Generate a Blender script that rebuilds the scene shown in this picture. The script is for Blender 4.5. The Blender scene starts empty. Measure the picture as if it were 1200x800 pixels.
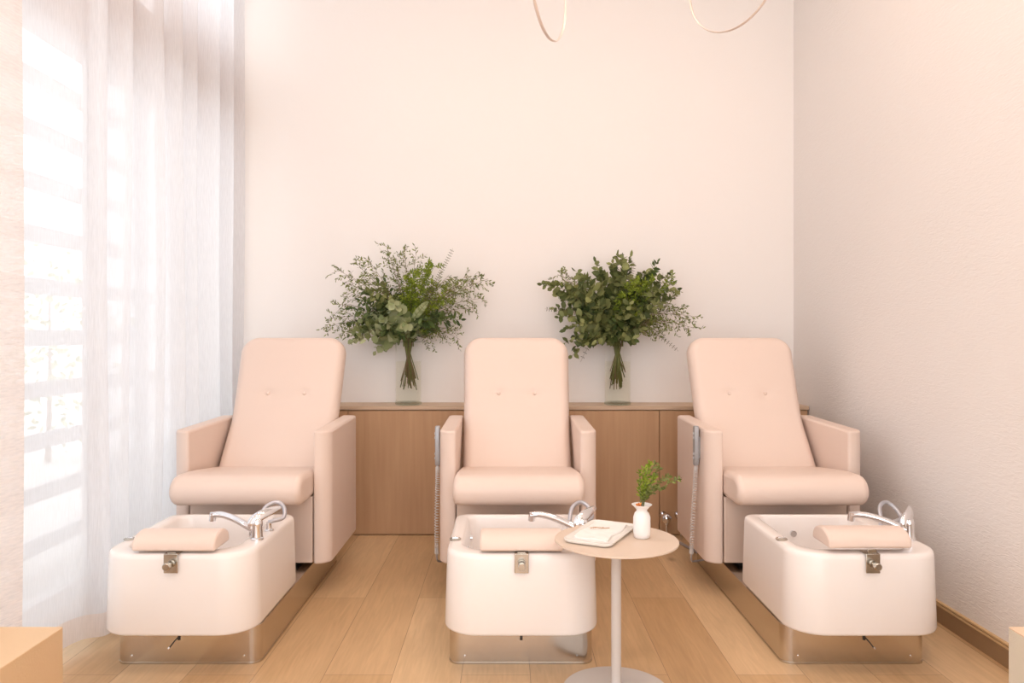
import bpy, bmesh, math, random
from mathutils import Vector, Matrix
PI = math.pi
random.seed(7)
S = bpy.context.scene
C = S.collection

# ------------------------------------------------------------------ camera, world, light
cam_d = bpy.data.cameras.new('camera'); cam = bpy.data.objects.new('camera', cam_d); C.objects.link(cam)
cam.location = (0, 0, 1.2); cam.rotation_euler = (PI/2, 0, 0)
cam_d.sensor_width = 36; cam_d.lens = 26.4
cam_d.shift_x = 0.005; cam_d.shift_y = -0.00667
cam_d.clip_start = 0.02
S.camera = cam
S.view_settings.view_transform = 'Standard'; S.view_settings.look = 'None'
S.view_settings.gamma = 1; S.view_settings.use_curve_mapping = False
S.view_settings.exposure = 0.27

w = bpy.data.worlds.new('sky'); S.world = w; w.use_nodes = True
bg = w.node_tree.nodes['Background']
bg.inputs[0].default_value = (0.93, 0.96, 1.0, 1); bg.inputs[1].default_value = 2.6

def area(name, loc, rot, size, energy, color, size_y=None, portal=False):
    d = bpy.data.lights.new(name, 'AREA'); d.energy = energy; d.color = color
    d.size = size
    if size_y: d.shape = 'RECTANGLE'; d.size_y = size_y
    else: d.shape = 'DISK'
    if portal: d.cycles.is_portal = True
    o = bpy.data.objects.new(name, d); C.objects.link(o)
    o.location = loc; o.rotation_euler = rot
    return o
# recessed ceiling downlights of the room (above the frame)
WARM = (1.0, 0.74, 0.60)
for i, (x, y, e) in enumerate([(-0.8, 2.9, 6), (0.15, 2.9, 5), (1.05, 2.9, 7), (-0.8, 1.2, 10), (0.9, 1.2, 11), (0.0, -0.8, 13)]):
    area('ceiling_lamp', (x, y, 3.86), (0, 0, 0), 0.30, e, WARM)
# daylight portals at the openings
area('daylight_portal', (-1.98, 2.4, 1.7), (0, -PI/2, 0), 3.4, 1, (1, 1, 1), 3.9, True)
area('daylight_portal', (0.0, -2.45, 1.9), (PI/2, 0, PI), 3.6, 1, (1, 1, 1), 3.7, True)

# ------------------------------------------------------------------ materials
def mat(name, color, rough=0.5, metal=0.0, spec=0.5):
    m = bpy.data.materials.new(name); m.use_nodes = True
    b = m.node_tree.nodes['Principled BSDF']
    b.inputs['Base Color'].default_value = (*color, 1)
    b.inputs['Roughness'].default_value = rough
    b.inputs['Metallic'].default_value = metal
    b.inputs['Specular IOR Level'].default_value = spec
    return m
def nodes(m): return m.node_tree.nodes, m.node_tree.links, m.node_tree.nodes['Principled BSDF']
def add_bump(m, scale, strength, dist=0.002, stretch=(1, 1, 1), detail=3, coord='Object'):
    N, L, b = nodes(m)
    tc = N.new('ShaderNodeTexCoord'); mp = N.new('ShaderNodeMapping'); mp.inputs['Scale'].default_value = stretch
    nz = N.new('ShaderNodeTexNoise'); nz.inputs['Scale'].default_value = scale; nz.inputs['Detail'].default_value = detail
    bp = N.new('ShaderNodeBump'); bp.inputs['Strength'].default_value = strength; bp.inputs['Distance'].default_value = dist
    L.new(tc.outputs[coord], mp.inputs[0]); L.new(mp.outputs[0], nz.inputs[0]); L.new(nz.outputs[0], bp.inputs['Height'])
    L.new(bp.outputs[0], b.inputs['Normal'])
    return nz
def noise_color(m, c1, c2, scale, stretch=(1, 1, 1), detail=4, lo=0.3, hi=0.7):
    N, L, b = nodes(m)
    tc = N.new('ShaderNodeTexCoord'); mp = N.new('ShaderNodeMapping'); mp.inputs['Scale'].default_value = stretch
    nz = N.new('ShaderNodeTexNoise'); nz.inputs['Scale'].default_value = scale; nz.inputs['Detail'].default_value = detail
    cr = N.new('ShaderNodeValToRGB')
    cr.color_ramp.elements[0].position = lo; cr.color_ramp.elements[0].color = (*c1, 1)
    cr.color_ramp.elements[1].position = hi; cr.color_ramp.elements[1].color = (*c2, 1)
    L.new(tc.outputs['Object'], mp.inputs[0]); L.new(mp.outputs[0], nz.inputs[0]); L.new(nz.outputs[0], cr.inputs[0])
    L.new(cr.outputs[0], b.inputs['Base Color'])
    return cr

M = {}
M['wall'] = mat('wall_paint', (0.87, 0.825, 0.79), 0.9, spec=0.2); add_bump(M['wall'], 40, 0.15)
M['plaster'] = mat('trowelled_plaster', (0.83, 0.785, 0.75), 0.85, spec=0.25)
def plaster_bump(m):
    N, L, b = nodes(m)
    tc = N.new('ShaderNodeTexCoord'); mp = N.new('ShaderNodeMapping'); mp.inputs['Scale'].default_value = (1, 3, 12)
    n1 = N.new('ShaderNodeTexNoise'); n1.inputs['Scale'].default_value = 7; n1.inputs['Detail'].default_value = 6; n1.inputs['Distortion'].default_value = 1.2
    n2 = N.new('ShaderNodeTexNoise'); n2.inputs['Scale'].default_value = 2.2; n2.inputs['Detail'].default_value = 2
    mu = N.new('ShaderNodeMath'); mu.operation = 'MULTIPLY'
    bp = N.new('ShaderNodeBump'); bp.inputs['Strength'].default_value = 0.7; bp.inputs['Distance'].default_value = 0.006
    L.new(tc.outputs['Object'], mp.inputs[0]); L.new(mp.outputs[0], n1.inputs[0]); L.new(tc.outputs['Object'], n2.inputs[0])
    L.new(n1.outputs[0], mu.inputs[0]); L.new(n2.outputs[0], mu.inputs[1]); L.new(mu.outputs[0], bp.inputs['Height']); L.new(bp.outputs[0], b.inputs['Normal'])
plaster_bump(M['plaster'])
M['ceiling'] = mat('ceiling_paint', (0.85, 0.82, 0.79), 0.9, spec=0.2)
M['header'] = mat('header_paint', (0.60, 0.38, 0.26), 0.8, spec=0.2)

def floor_mat():
    m = mat('oak_plank_floor', (0.6, 0.4, 0.25), 0.42, spec=0.4)
    N, L, b = nodes(m)
    tc = N.new('ShaderNodeTexCoord'); mp = N.new('ShaderNodeMapping')
    mp.inputs['Rotation'].default_value = (0, 0, PI/2); mp.inputs['Location'].default_value = (0.55, -0.0825+0.2425*20, 0)
    br = N.new('ShaderNodeTexBrick'); br.offset = 0.37; br.offset_frequency = 2; br.squash = 1
    br.inputs['Scale'].default_value = 1; br.inputs['Brick Width'].default_value = 2.1; br.inputs['Row Height'].default_value = 0.2425
    br.inputs['Mortar Size'].default_value = 0.0012; br.inputs['Mortar Smooth'].default_value = 0.4; br.inputs['Bias'].default_value = 0
    br.inputs['Color1'].default_value = (0.56, 0.355, 0.18, 1); br.inputs['Color2'].default_value = (0.70, 0.49, 0.28, 1)
    br.inputs['Mortar'].default_value = (0.30, 0.18, 0.10, 1)
    L.new(tc.outputs['Object'], mp.inputs[0]); L.new(mp.outputs[0], br.inputs[0])
    g = N.new('ShaderNodeMapping'); g.inputs['Scale'].default_value = (14, 1.1, 1)
    nz = N.new('ShaderNodeTexNoise'); nz.inputs['Scale'].default_value = 3.0; nz.inputs['Detail'].default_value = 8; nz.inputs['Distortion'].default_value = 1.5
    L.new(tc.outputs['Object'], g.inputs[0]); L.new(g.outputs[0], nz.inputs[0])
    cr = N.new('ShaderNodeValToRGB'); cr.color_ramp.elements[0].position = 0.25; cr.color_ramp.elements[0].color = (0.88, 0.86, 0.83, 1)
    cr.color_ramp.elements[1].position = 0.72; cr.color_ramp.elements[1].color = (1.06, 1.05, 1.04, 1)
    L.new(nz.outputs[0], cr.inputs[0])
    mx = N.new('ShaderNodeMix'); mx.data_type = 'RGBA'; mx.blend_type = 'MULTIPLY'; mx.inputs[0].default_value = 1
    L.new(br.outputs['Color'], mx.inputs[6]); L.new(cr.outputs[0], mx.inputs[7])
    # pale cloudy areas + sparse knots
    n2 = N.new('ShaderNodeTexNoise'); n2.inputs['Scale'].default_value = 1.3; n2.inputs['Detail'].default_value = 3
    g2 = N.new('ShaderNodeMapping'); g2.inputs['Scale'].default_value = (3, 0.9, 1)
    L.new(tc.outputs['Object'], g2.inputs[0]); L.new(g2.outputs[0], n2.inputs[0])
    cr2 = N.new('ShaderNodeValToRGB'); cr2.color_ramp.elements[0].position = 0.35; cr2.color_ramp.elements[0].color = (0.92, 0.91, 0.9, 1)
    cr2.color_ramp.elements[1].position = 0.7; cr2.color_ramp.elements[1].color = (1.08, 1.09, 1.12, 1)
    L.new(n2.outputs[0], cr2.inputs[0])
    mx2 = N.new('ShaderNodeMix'); mx2.data_type = 'RGBA'; mx2.blend_type = 'MULTIPLY'; mx2.inputs[0].default_value = 1
    L.new(mx.outputs[2], mx2.inputs[6]); L.new(cr2.outputs[0], mx2.inputs[7])
    vo = N.new('ShaderNodeTexVoronoi'); vo.inputs['Scale'].default_value = 1.0
    g3 = N.new('ShaderNodeMapping'); g3.inputs['Scale'].default_value = (2.6, 1.5, 1); g3.inputs['Location'].default_value = (0.37, 0.2, 0)
    L.new(tc.outputs['Object'], g3.inputs[0]); L.new(g3.outputs[0], vo.inputs[0])
    cr3 = N.new('ShaderNodeValToRGB'); cr3.color_ramp.elements[0].position = 0.015; cr3.color_ramp.elements[0].color = (0.62, 0.55, 0.5, 1)
    cr3.color_ramp.elements[1].position = 0.075; cr3.color_ramp.elements[1].color = (1, 1, 1, 1)
    L.new(vo.outputs['Distance'], cr3.inputs[0])
    mx3 = N.new('ShaderNodeMix'); mx3.data_type = 'RGBA'; mx3.blend_type = 'MULTIPLY'; mx3.inputs[0].default_value = 1
    L.new(mx2.outputs[2], mx3.inputs[6]); L.new(cr3.outputs[0], mx3.inputs[7])
    L.new(mx3.outputs[2], b.inputs['Base Color'])
    bp = N.new('ShaderNodeBump'); bp.inputs['Strength'].default_value = 0.12; bp.inputs['Distance'].default_value = 0.002
    L.new(nz.outputs[0], bp.inputs['Height']); L.new(bp.outputs[0], b.inputs['Normal'])
    return m
M['floor'] = floor_mat()
M['oak'] = mat('vertical_grain_oak', (0.5, 0.33, 0.21), 0.55, spec=0.3)
noise_color(M['oak'], (0.47, 0.275, 0.15), (0.54, 0.33, 0.185), 5, (6, 6, 0.35), 8)
M['oak_top'] = mat('oak_top', (0.55, 0.38, 0.25), 0.45); noise_color(M['oak_top'], (0.52, 0.36, 0.24), (0.62, 0.45, 0.31), 5, (0.6, 9, 9), 6)
M['vinyl'] = mat('blush_vinyl', (0.765, 0.615, 0.53), 0.42, spec=0.35); add_bump(M['vinyl'], 420, 0.08, 0.0006)
M['panel'] = mat('blush_panel', (0.70, 0.55, 0.46), 0.45, spec=0.35)
M['basin'] = mat('white_acrylic', (0.87, 0.81, 0.77), 0.22, spec=0.5)
M['steel'] = mat('brushed_steel', (0.60, 0.55, 0.49), 0.20, 1.0); add_bump(M['steel'], 60, 0.12, 0.0006, (18, 18, 0.3))
M['chrome'] = mat('chrome', (0.82, 0.82, 0.84), 0.07, 1.0)
M['nickel'] = mat('brushed_nickel', (0.56, 0.52, 0.46), 0.25, 1.0)
M['hose'] = mat('grey_hose', (0.50, 0.50, 0.54), 0.3, 0.6)
M['cord'] = mat('coiled_cord', (0.62, 0.58, 0.55), 0.5)
M['remote'] = mat('grey_remote', (0.36, 0.36, 0.37), 0.35, 0.3)
M['remote_key'] = mat('remote_key', (0.62, 0.62, 0.63), 0.35)
M['black'] = mat('black_rubber', (0.015, 0.014, 0.013), 0.5)
M['table'] = mat('beige_powder_coat', (0.68, 0.55, 0.44), 0.5); add_bump(M['table'], 500, 0.05, 0.0004)
M['pole'] = mat('grey_beige_powder_coat', (0.60, 0.55, 0.51), 0.45)
M['ceramic'] = mat('white_ceramic', (0.86, 0.83, 0.80), 0.35)
M['tray'] = mat('glazed_tray', (0.86, 0.83, 0.78), 0.25)
M['napkin'] = mat('pleated_cloth', (0.86, 0.83, 0.79), 0.85, spec=0.1)
M['trim'] = mat('brown_skirting', (0.31, 0.19, 0.10), 0.5)
M['trim_bead'] = mat('light_skirting_bead', (0.62, 0.42, 0.22), 0.45)
M['box_tan'] = mat('tan_leather', (0.70, 0.50, 0.30), 0.5); add_bump(M['box_tan'], 160, 0.35, 0.0015)
M['box_pale'] = mat('pale_woven_upholstery', (0.66, 0.60, 0.49), 0.75); add_bump(M['box_pale'], 220, 0.5, 0.0015)
M['box_peach'] = mat('peach_seat_leather', (0.74, 0.55, 0.38), 0.5)
M['brass'] = mat('rose_brass', (0.80, 0.68, 0.60), 0.4, 0.4)
M['white_frame'] = mat('white_frame', (0.85, 0.85, 0.85), 0.5)
M['slat'] = mat('pale_slat', (0.62, 0.62, 0.64), 0.7)
M['terrace'] = mat('pale_terrace', (0.6, 0.58, 0.55), 0.9)
M['stem'] = mat('stem_green', (0.16, 0.17, 0.05), 0.6)
M['stem_brown'] = mat('stem_brown', (0.22, 0.15, 0.08), 0.7)
M['blossom'] = mat('orange_blossom', (0.85, 0.33, 0.10), 0.6)
M['twig'] = mat('brown_twig', (0.45, 0.25, 0.12), 0.7)
def leafmat(name, c1, c2, rough=0.5, tr=0.25):
    m = mat(name, c1, rough, spec=0.3)
    N, L, b = nodes(m)
    oi = N.new('ShaderNodeNewGeometry')
    cr = N.new('ShaderNodeValToRGB'); cr.color_ramp.elements[0].color = (*c1, 1); cr.color_ramp.elements[1].color = (*c2, 1)
    L.new(oi.outputs['Random Per Island'], cr.inputs[0]); L.new(cr.outputs[0], b.inputs['Base Color'])
    t = N.new('ShaderNodeBsdfTranslucent'); L.new(cr.outputs[0], t.inputs[0])
    mx = N.new('ShaderNodeMixShader'); mx.inputs[0].default_value = tr*0.6
    L.new(b.outputs[0], mx.inputs[1]); L.new(t.outputs[0], mx.inputs[2]); L.new(mx.outputs[0], N['Material Output'].inputs[0])
    return m
M['euca'] = leafmat('silver_eucalyptus_leaf', (0.055, 0.08, 0.018), (0.30, 0.32, 0.12))
M['euca_light'] = leafmat('pale_eucalyptus_leaf', (0.25, 0.30, 0.12), (0.46, 0.49, 0.27))
M['olive'] = leafmat('olive_spray_leaf', (0.09, 0.115, 0.022), (0.27, 0.30, 0.085))
M['fern'] = leafmat('bright_fern_leaf', (0.11, 0.17, 0.012), (0.33, 0.41, 0.045))
M['dark'] = leafmat('dark_green_leaf', (0.045, 0.075, 0.02), (0.12, 0.17, 0.05))
M['trail'] = leafmat('trailing_leaf', (0.09, 0.09, 0.05), (0.20, 0.18, 0.10))
M['hedge'] = leafmat('hedge_leaf', (0.30, 0.38, 0.12), (0.5, 0.55, 0.25))

def glass(name, color, ior=1.45):
    m = bpy.data.materials.new(name); m.use_nodes = True
    b = m.node_tree.nodes['Principled BSDF']
    b.inputs['Base Color'].default_value = (*color, 1); b.inputs['Roughness'].default_value = 0.0
    b.inputs['IOR'].default_value = ior; b.inputs['Transmission Weight'].default_value = 1
    return m
def thin(name, tint, refl, ior=1.35):
    m = bpy.data.materials.new(name); m.use_nodes = True
    N = m.node_tree.nodes; L = m.node_tree.links; N.clear()
    out = N.new('ShaderNodeOutputMaterial'); tp = N.new('ShaderNodeBsdfTransparent'); tp.inputs[0].default_value = (*tint, 1)
    g = N.new('ShaderNodeBsdfGlossy'); g.inputs['Roughness'].default_value = 0.02; g.inputs[0].default_value = (1, 1, 1, 1)
    f = N.new('ShaderNodeMath'); f.operation = 'POWER'; f.inputs[1].default_value = 3.0
    lw = N.new('ShaderNodeLayerWeight'); lw.inputs[0].default_value = 0.5; L.new(lw.outputs['Facing'], f.inputs[0])
    mu = N.new('ShaderNodeMath'); mu.operation = 'MULTIPLY'; mu.inputs[1].default_value = refl
    mx = N.new('ShaderNodeMixShader')
    L.new(f.outputs[0], mu.inputs[0]); L.new(mu.outputs[0], mx.inputs[0]); L.new(tp.outputs[0], mx.inputs[1]); L.new(g.outputs[0], mx.inputs[2]); L.new(mx.outputs[0], out.inputs[0])
    return m
M['glass'] = thin('vase_glass', (0.985, 0.99, 0.98), 0.9)
M['glass_thick'] = thin('thick_glass', (0.80, 0.83, 0.78), 0.6)
M['water'] = thin('vase_water', (0.987, 0.983, 0.95), 0.05)
M['pane'] = glass('window_glass', (0.98, 0.99, 0.99), 1.02)

def sheer(name, col, trans, tl=0.6, coarse=False):
    m = bpy.data.materials.new(name); m.use_nodes = True
    N = m.node_tree.nodes; L = m.node_tree.links; N.clear()
    out = N.new('ShaderNodeOutputMaterial')
    d = N.new('ShaderNodeBsdfDiffuse'); d.inputs[0].default_value = (*col, 1)
    t = N.new('ShaderNodeBsdfTranslucent'); t.inputs[0].default_value = (*col, 1)
    mx = N.new('ShaderNodeMixShader'); mx.inputs[0].default_value = tl
    L.new(d.outputs[0], mx.inputs[1]); L.new(t.outputs[0], mx.inputs[2])
    tp = N.new('ShaderNodeBsdfTransparent'); tp.inputs[0].default_value = (1, 1, 1, 1)
    m2 = N.new('ShaderNodeMixShader')
    L.new(mx.outputs[0], m2.inputs[1]); L.new(tp.outputs[0], m2.inputs[2]); L.new(m2.outputs[0], out.inputs[0])
    # woven threads vary how open the weave is
    tc = N.new('ShaderNodeTexCoord'); mp = N.new('ShaderNodeMapping'); mp.inputs['Scale'].default_value = (8, 8, 40) if coarse else (60, 60, 3)
    nz = N.new('ShaderNodeTexNoise'); nz.inputs['Scale'].default_value = 4 if coarse else 6; nz.inputs['Detail'].default_value = 4
    mr = N.new('ShaderNodeMapRange'); mr.inputs[1].default_value = 0.3; mr.inputs[2].default_value = 0.7
    mr.inputs[3].default_value = max(0, trans-(0.16 if coarse else 0.05)); mr.inputs[4].default_value = trans+(0.16 if coarse else 0.05)
    L.new(tc.outputs['Object'], mp.inputs[0]); L.new(mp.outputs[0], nz.inputs[0]); L.new(nz.outputs[0], mr.inputs[0]); L.new(mr.outputs[0], m2.inputs[0])
    return m
M['sheer'] = sheer('sheer_curtain', (0.82, 0.81, 0.825), 0.05)
M['sheer_thin'] = sheer('thin_sheer_curtain', (0.82, 0.81, 0.825), 0.17)
M['linen'] = sheer('linen_curtain', (0.78, 0.69, 0.64), 0.07, 0.5, True)
M['hem'] = sheer('curtain_hem', (0.78, 0.70, 0.66), 0.10, 0.4)

# ------------------------------------------------------------------ helpers
def obj(name, bm, m, parent=None, smooth=40, bevel=0, seg=2, recalc=True):
    if recalc: bmesh.ops.recalc_face_normals(bm, faces=bm.faces[:])
    me = bpy.data.meshes.new(name); bm.to_mesh(me); bm.free()
    o = bpy.data.objects.new(name, me); C.objects.link(o)
    if isinstance(m, (list, tuple)):
        for k in m: me.materials.append(k)
    else: me.materials.append(m)
    if parent: o.parent = parent
    if smooth:
        me.shade_smooth()
        me.set_sharp_from_angle(angle=math.radians(smooth))
    if bevel:
        b = o.modifiers.new('bevel', 'BEVEL'); b.width = bevel; b.segments = seg; b.limit_method = 'ANGLE'; b.angle_limit = math.radians(40)
        b.harden_normals = False
        for p in me.polygons: p.use_smooth = True
        me.set_sharp_from_angle(angle=math.radians(80))
    return o
def empty(name, label, cat, loc=(0, 0, 0), group=None, rotz=0):
    o = bpy.data.objects.new(name, None); C.objects.link(o); o.location = loc; o.rotation_euler = (0, 0, rotz)
    o.empty_display_size = 0.1
    return tag(o, label, cat, group)
def tag(o, label, cat, group=None, kind=None):
    o['label'] = label; o['category'] = cat
    if group: o['group'] = group
    if kind: o['kind'] = kind
    return o
def struct(name, bm, m, **k):
    o = obj(name, bm, m, **k); o['kind'] = 'structure'; return o
def box(bm, x0, x1, y0, y1, z0, z1):
    vs = [bm.verts.new((x, y, z)) for z in (z0, z1) for x, y in ((x0, y0), (x1, y0), (x1, y1), (x0, y1))]
    for f in ((3, 2, 1, 0), (4, 5, 6, 7), (0, 1, 5, 4), (1, 2, 6, 5), (2, 3, 7, 6), (3, 0, 4, 7)):
        bm.faces.new([vs[i] for i in f])
def loft(bm, loops, cap0=True, cap1=True, closed=True):
    rs = [[bm.verts.new(p) for p in lp] for lp in loops]
    n = len(rs[0])
    for a, b in zip(rs, rs[1:]):
        for i in range(n if closed else n-1):
            j = (i+1) % n
            bm.faces.new((a[i], a[j], b[j], b[i]))
    if cap0: bm.faces.new(rs[0][::-1])
    if cap1: bm.faces.new(rs[-1])
    return rs
def rrect(x0, x1, y0, y1, r, n=8):
    """rounded rectangle; r = radii at (x0,y0),(x1,y0),(x1,y1),(x0,y1)"""
    if not isinstance(r, (list, tuple)): r = (r,)*4
    pts = []
    for (cx, cy, a0, rr) in ((x0+r[0], y0+r[0], PI, r[0]), (x1-r[1], y0+r[1], 1.5*PI, r[1]), (x1-r[2], y1-r[2], 0, r[2]), (x0+r[3], y1-r[3], PI/2, r[3])):
        for i in range(n+1):
            a = a0+PI/2*i/n
            pts.append((cx+rr*math.cos(a), cy+rr*math.sin(a)))
    return pts
def prism_z(bm, pts, z0, z1):
    loft(bm, [[(x, y, z0) for x, y in pts], [(x, y, z1) for x, y in pts]])
def prism_x(bm, pts, x0, x1):
    loft(bm, [[(x0, y, z) for y, z in pts], [(x1, y, z) for y, z in pts]])
def lathe(bm, prof, n=32, cx=0, cy=0, cap=True):
    loops = [[(cx+r*math.cos(2*PI*i/n), cy+r*math.sin(2*PI*i/n), z) for i in range(n)] for r, z in prof]
    loft(bm, loops, cap, cap)
def tube(bm, pts, rad, n=10, cap=True, flat=1.0):
    pts = [Vector(p) for p in pts]
    if not isinstance(rad, (list, tuple)): rad = [rad]*len(pts)
    loops = []; up = None
    for i, p in enumerate(pts):
        t = (pts[min(i+1, len(pts)-1)]-pts[max(i-1, 0)])
        if t.length < 1e-9: t = Vector((0, 0, 1))
        t.normalize()
        if up is None:
            up = Vector((0, 0, 1)) if abs(t.z) < 0.9 else Vector((0, 1, 0))
        up = (up - t*up.dot(t))
        if up.length < 1e-6: up = t.orthogonal()
        up.normalize(); s = t.cross(up)
        r = rad[i]
        loops.append([tuple(p + s*r*math.cos(2*PI*k/n) + up*r*flat*math.sin(2*PI*k/n)) for k in range(n)])
    loft(bm, loops, cap, cap)
def spline(pts, n=8):
    P = [Vector(p) for p in pts]; out = []
    for i in range(len(P)-1):
        p0 = P[max(i-1, 0)]; p1 = P[i]; p2 = P[i+1]; p3 = P[min(i+2, len(P)-1)]
        for k in range(n):
            t = k/n
            out.append(0.5*((2*p1)+(-p0+p2)*t+(2*p0-5*p1+4*p2-p3)*t*t+(-p0+3*p1-3*p2+p3)*t**3))
    out.append(P[-1]); return out
def NB(): return bmesh.new()
def sphere(bm, c, r, n=16):
    prof = [(max(1e-4, r*math.sin(PI*i/(n//2))), c[2]-r*math.cos(PI*i/(n//2))) for i in range(n//2+1)]
    lathe(bm, prof, n, c[0], c[1])

# ------------------------------------------------------------------ room
BY = 4.744; RX = 1.811; LX = -1.86; TOP = 3.9; FR = -2.5
bm = NB(); box(bm, LX-0.12, RX+0.12, FR, BY+0.12, -0.1, 0); struct('floor', bm, M['floor'], smooth=0)
bm = NB(); box(bm, LX-0.12, RX+0.12, BY, BY+0.12, 0, TOP); struct('wall_back', bm, M['wall'], smooth=0)
bm = NB(); box(bm, RX, RX+0.12, FR, BY, 0, TOP); struct('wall_right', bm, M['plaster'], smooth=0)
bm = NB(); box(bm, LX-0.12, RX+0.12, FR, BY+0.12, TOP, TOP+0.1); struct('ceiling', bm, M['ceiling'], smooth=0)
# left wall: low sill, header between lower and upper window
bm = NB()
box(bm, LX-0.12, LX, FR, 0.4, 0, TOP); box(bm, LX-0.12, LX, 4.62, BY, 0, TOP)
box(bm, LX-0.12, LX, 0.4, 4.62, TOP-0.1, TOP); box(bm, LX-0.12, LX, 0.4, 4.62, 0, 0.06)
struct('wall_left', bm, M['wall'], smooth=0)
bm = NB(); box(bm, LX-0.14, LX+0.03, 0.4, 4.62, 2.52, 2.86); struct('trim_1', bm, M['header'], smooth=0, bevel=0.004)
def window(name, y0, y1, z0, z1, mull):
    bm = NB(); e = 0.05; x0, x1 = LX-0.10, LX-0.04
    box(bm, x0, x1, y0, y1, z0, z0+e); box(bm, x0, x1, y0, y1, z1-e, z1)
    ys = [y0]+mull+[y1-e]
    for y in ys: box(bm, x0+0.001, x1-0.001, y, y+e, z0+e, z1-e)
    o = struct(name, bm, M['white_frame'], smooth=0)
    for a, b in zip(ys, ys[1:]):
        bm = NB(); box(bm, LX-0.073, LX-0.067, a+e, b, z0+e, z1-e)
        obj('pane', bm, M['pane'], o, smooth=0)
window('window_1', 0.4, 4.62, 0.06, 2.52, [2.05, 3.46])
window('window_2', 0.4, 4.62, 2.86, 3.8, [2.05, 3.46])
# skirting on right wall
bm = NB(); box(bm, RX-0.012, RX, FR, 4.49, 0, 0.070); struct('baseboard_right', bm, M['trim'], smooth=0)
bm = NB(); box(bm, RX-0.016, RX, FR, 4.49, 0.070, 0.078); box(bm, RX-0.014, RX, FR, 4.49, 0.082, 0.088); box(bm, RX-0.008, RX, FR, 4.49, 0.078, 0.082); struct('trim_2', bm, M['trim_bead'], smooth=0)

# outside the window: terrace, slatted screen, shrubs
bm = NB(); box(bm, -7.5, LX-0.13, -2.5, 8, -0.12, -0.02); struct('terrace_floor', bm, M['terrace'], smooth=0)
scr = empty('slatted_screen', 'pale grey horizontal slat screen standing outside the window behind the curtains', 'screen', (-2.45, 0, -0.02))
for k in range(11):
    bm = NB(); z = 0.08+k*0.27
    box(bm, -0.015, 0.015, 0.3, 5.6, z, z+0.085)
    obj('slat', bm, M['slat'], scr, smooth=0)
for y in (0.3, 1.9, 3.5, 5.1):
    bm = NB(); box(bm, -0.075, -0.0155, y, y+0.06, 0, 2.85); obj('post', bm, M['slat'], scr, smooth=0)

def leaf(bm, p, d, nrm, L, W, bend=0.15):
    d = d.normalized(); s = d.cross(nrm)
    if s.length < 1e-4: s = d.orthogonal()
    s.normalize(); n = s.cross(d).normalized()
    a = bm.verts.new(p); t = bm.verts.new(p+d*L-n*L*bend)
    l1 = bm.verts.new(p+d*L*0.3+s*W*0.42+n*W*0.10); l2 = bm.verts.new(p+d*L*0.68+s*W*0.40+n*W*0.06-n*L*bend*0.4)
    r1 = bm.verts.new(p+d*L*0.3-s*W*0.42+n*W*0.10); r2 = bm.verts.new(p+d*L*0.68-s*W*0.40+n*W*0.06-n*L*bend*0.4)
    m1 = bm.verts.new(p+d*L*0.5-n*L*bend*0.15)
    for f in ((a, l1, m1), (l1, l2, m1), (l2, t, m1), (t, r2, m1), (r2, r1, m1), (r1, a, m1)):
        fc = bm.faces.new(f); fc.smooth = True; fc.material_index = 1
def rnd_unit():
    while True:
        v = Vector((random.uniform(-1, 1), random.uniform(-1, 1), random.uniform(-1, 1)))
        if 0.05 < v.length < 1: return v.normalized()
def shrub(x, y, r, h, lab):
    t = empty('shrub', lab, 'shrub', (x, y, -0.02), 'shrubs outside the window')
    bm = NB()
    tube(bm, [(0, 0, 0), (0.02, 0, h*0.4), (0, 0.02, h*0.8)], [0.03, 0.02, 0.008], 6)
    obj('trunk', bm, M['stem_brown'], t)
    bm = NB()
    for _ in range(420):
        u = rnd_unit()*random.random()**0.4
        p = Vector((u.x*r, u.y*r, h*0.52+u.z*h*0.50))
        leaf(bm, p, rnd_unit(), rnd_unit(), 0.09, 0.05)
    for f in bm.faces: f.material_index = 0
    obj('foliage', bm, M['hedge'], t, smooth=0, recalc=False)
for (x, y, r, h, lab) in ((-4.2, 5.6, 0.8, 1.9, 'light green leafy shrub outside the window, middle of three'), (-4.4, 7.2, 0.9, 2.1, 'tallest and farthest light green shrub outside the window'), (-4.0, 4.0, 0.7, 1.6, 'lowest and nearest light green shrub outside the window')):
    shrub(x, y, r, h, lab)

# ------------------------------------------------------------------ curtains
def curtain(name, label, ctrl, z0, z1, m, hem=True, ycat='curtain'):
    """ctrl: list of (x,y) fold points, smooth path"""
    P = spline([(a, b, 0) for a, b in ctrl], 10)
    bm = NB(); zs = [z0, z0+0.10, z0+0.104] + [z0+0.104+(z1-z0-0.104)*i/14 for i in range(1, 15)]
    rows = []
    for z in zs:
        k = (z-z0)/(z1-z0)
        rows.append([bm.verts.new((p.x + 0.012*math.sin(p.y*5+z*1.7)*(1-k), p.y+0.01*math.sin(p.y*9+z)*(1-k), z + (0.012*math.sin(p.y*7) if z == z0 else 0))) for p in P])
    for i in range(len(rows)-1):
        for j in range(len(P)-1):
            f = bm.faces.new((rows[i][j], rows[i][j+1], rows[i+1][j+1], rows[i+1][j])); f.smooth = True
            if hem and i == 0: f.material_index = 1
    o = obj(name, bm, [m, M['hem']], smooth=0, recalc=False)
    for p in o.data.polygons: p.use_smooth = True
    tag(o, label, ycat); return o
random.seed(21)
def folds(y0, y1, x, amp, per, jit=0.3, slope=0):
    out = []; y = y0; s = 1
    while y < y1:
        out.append((x+s*amp*random.uniform(1-jit, 1+jit)+slope*(y-y0), y)); s = -s; y += per/2*random.uniform(1-jit, 1+jit)
    return out
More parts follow.
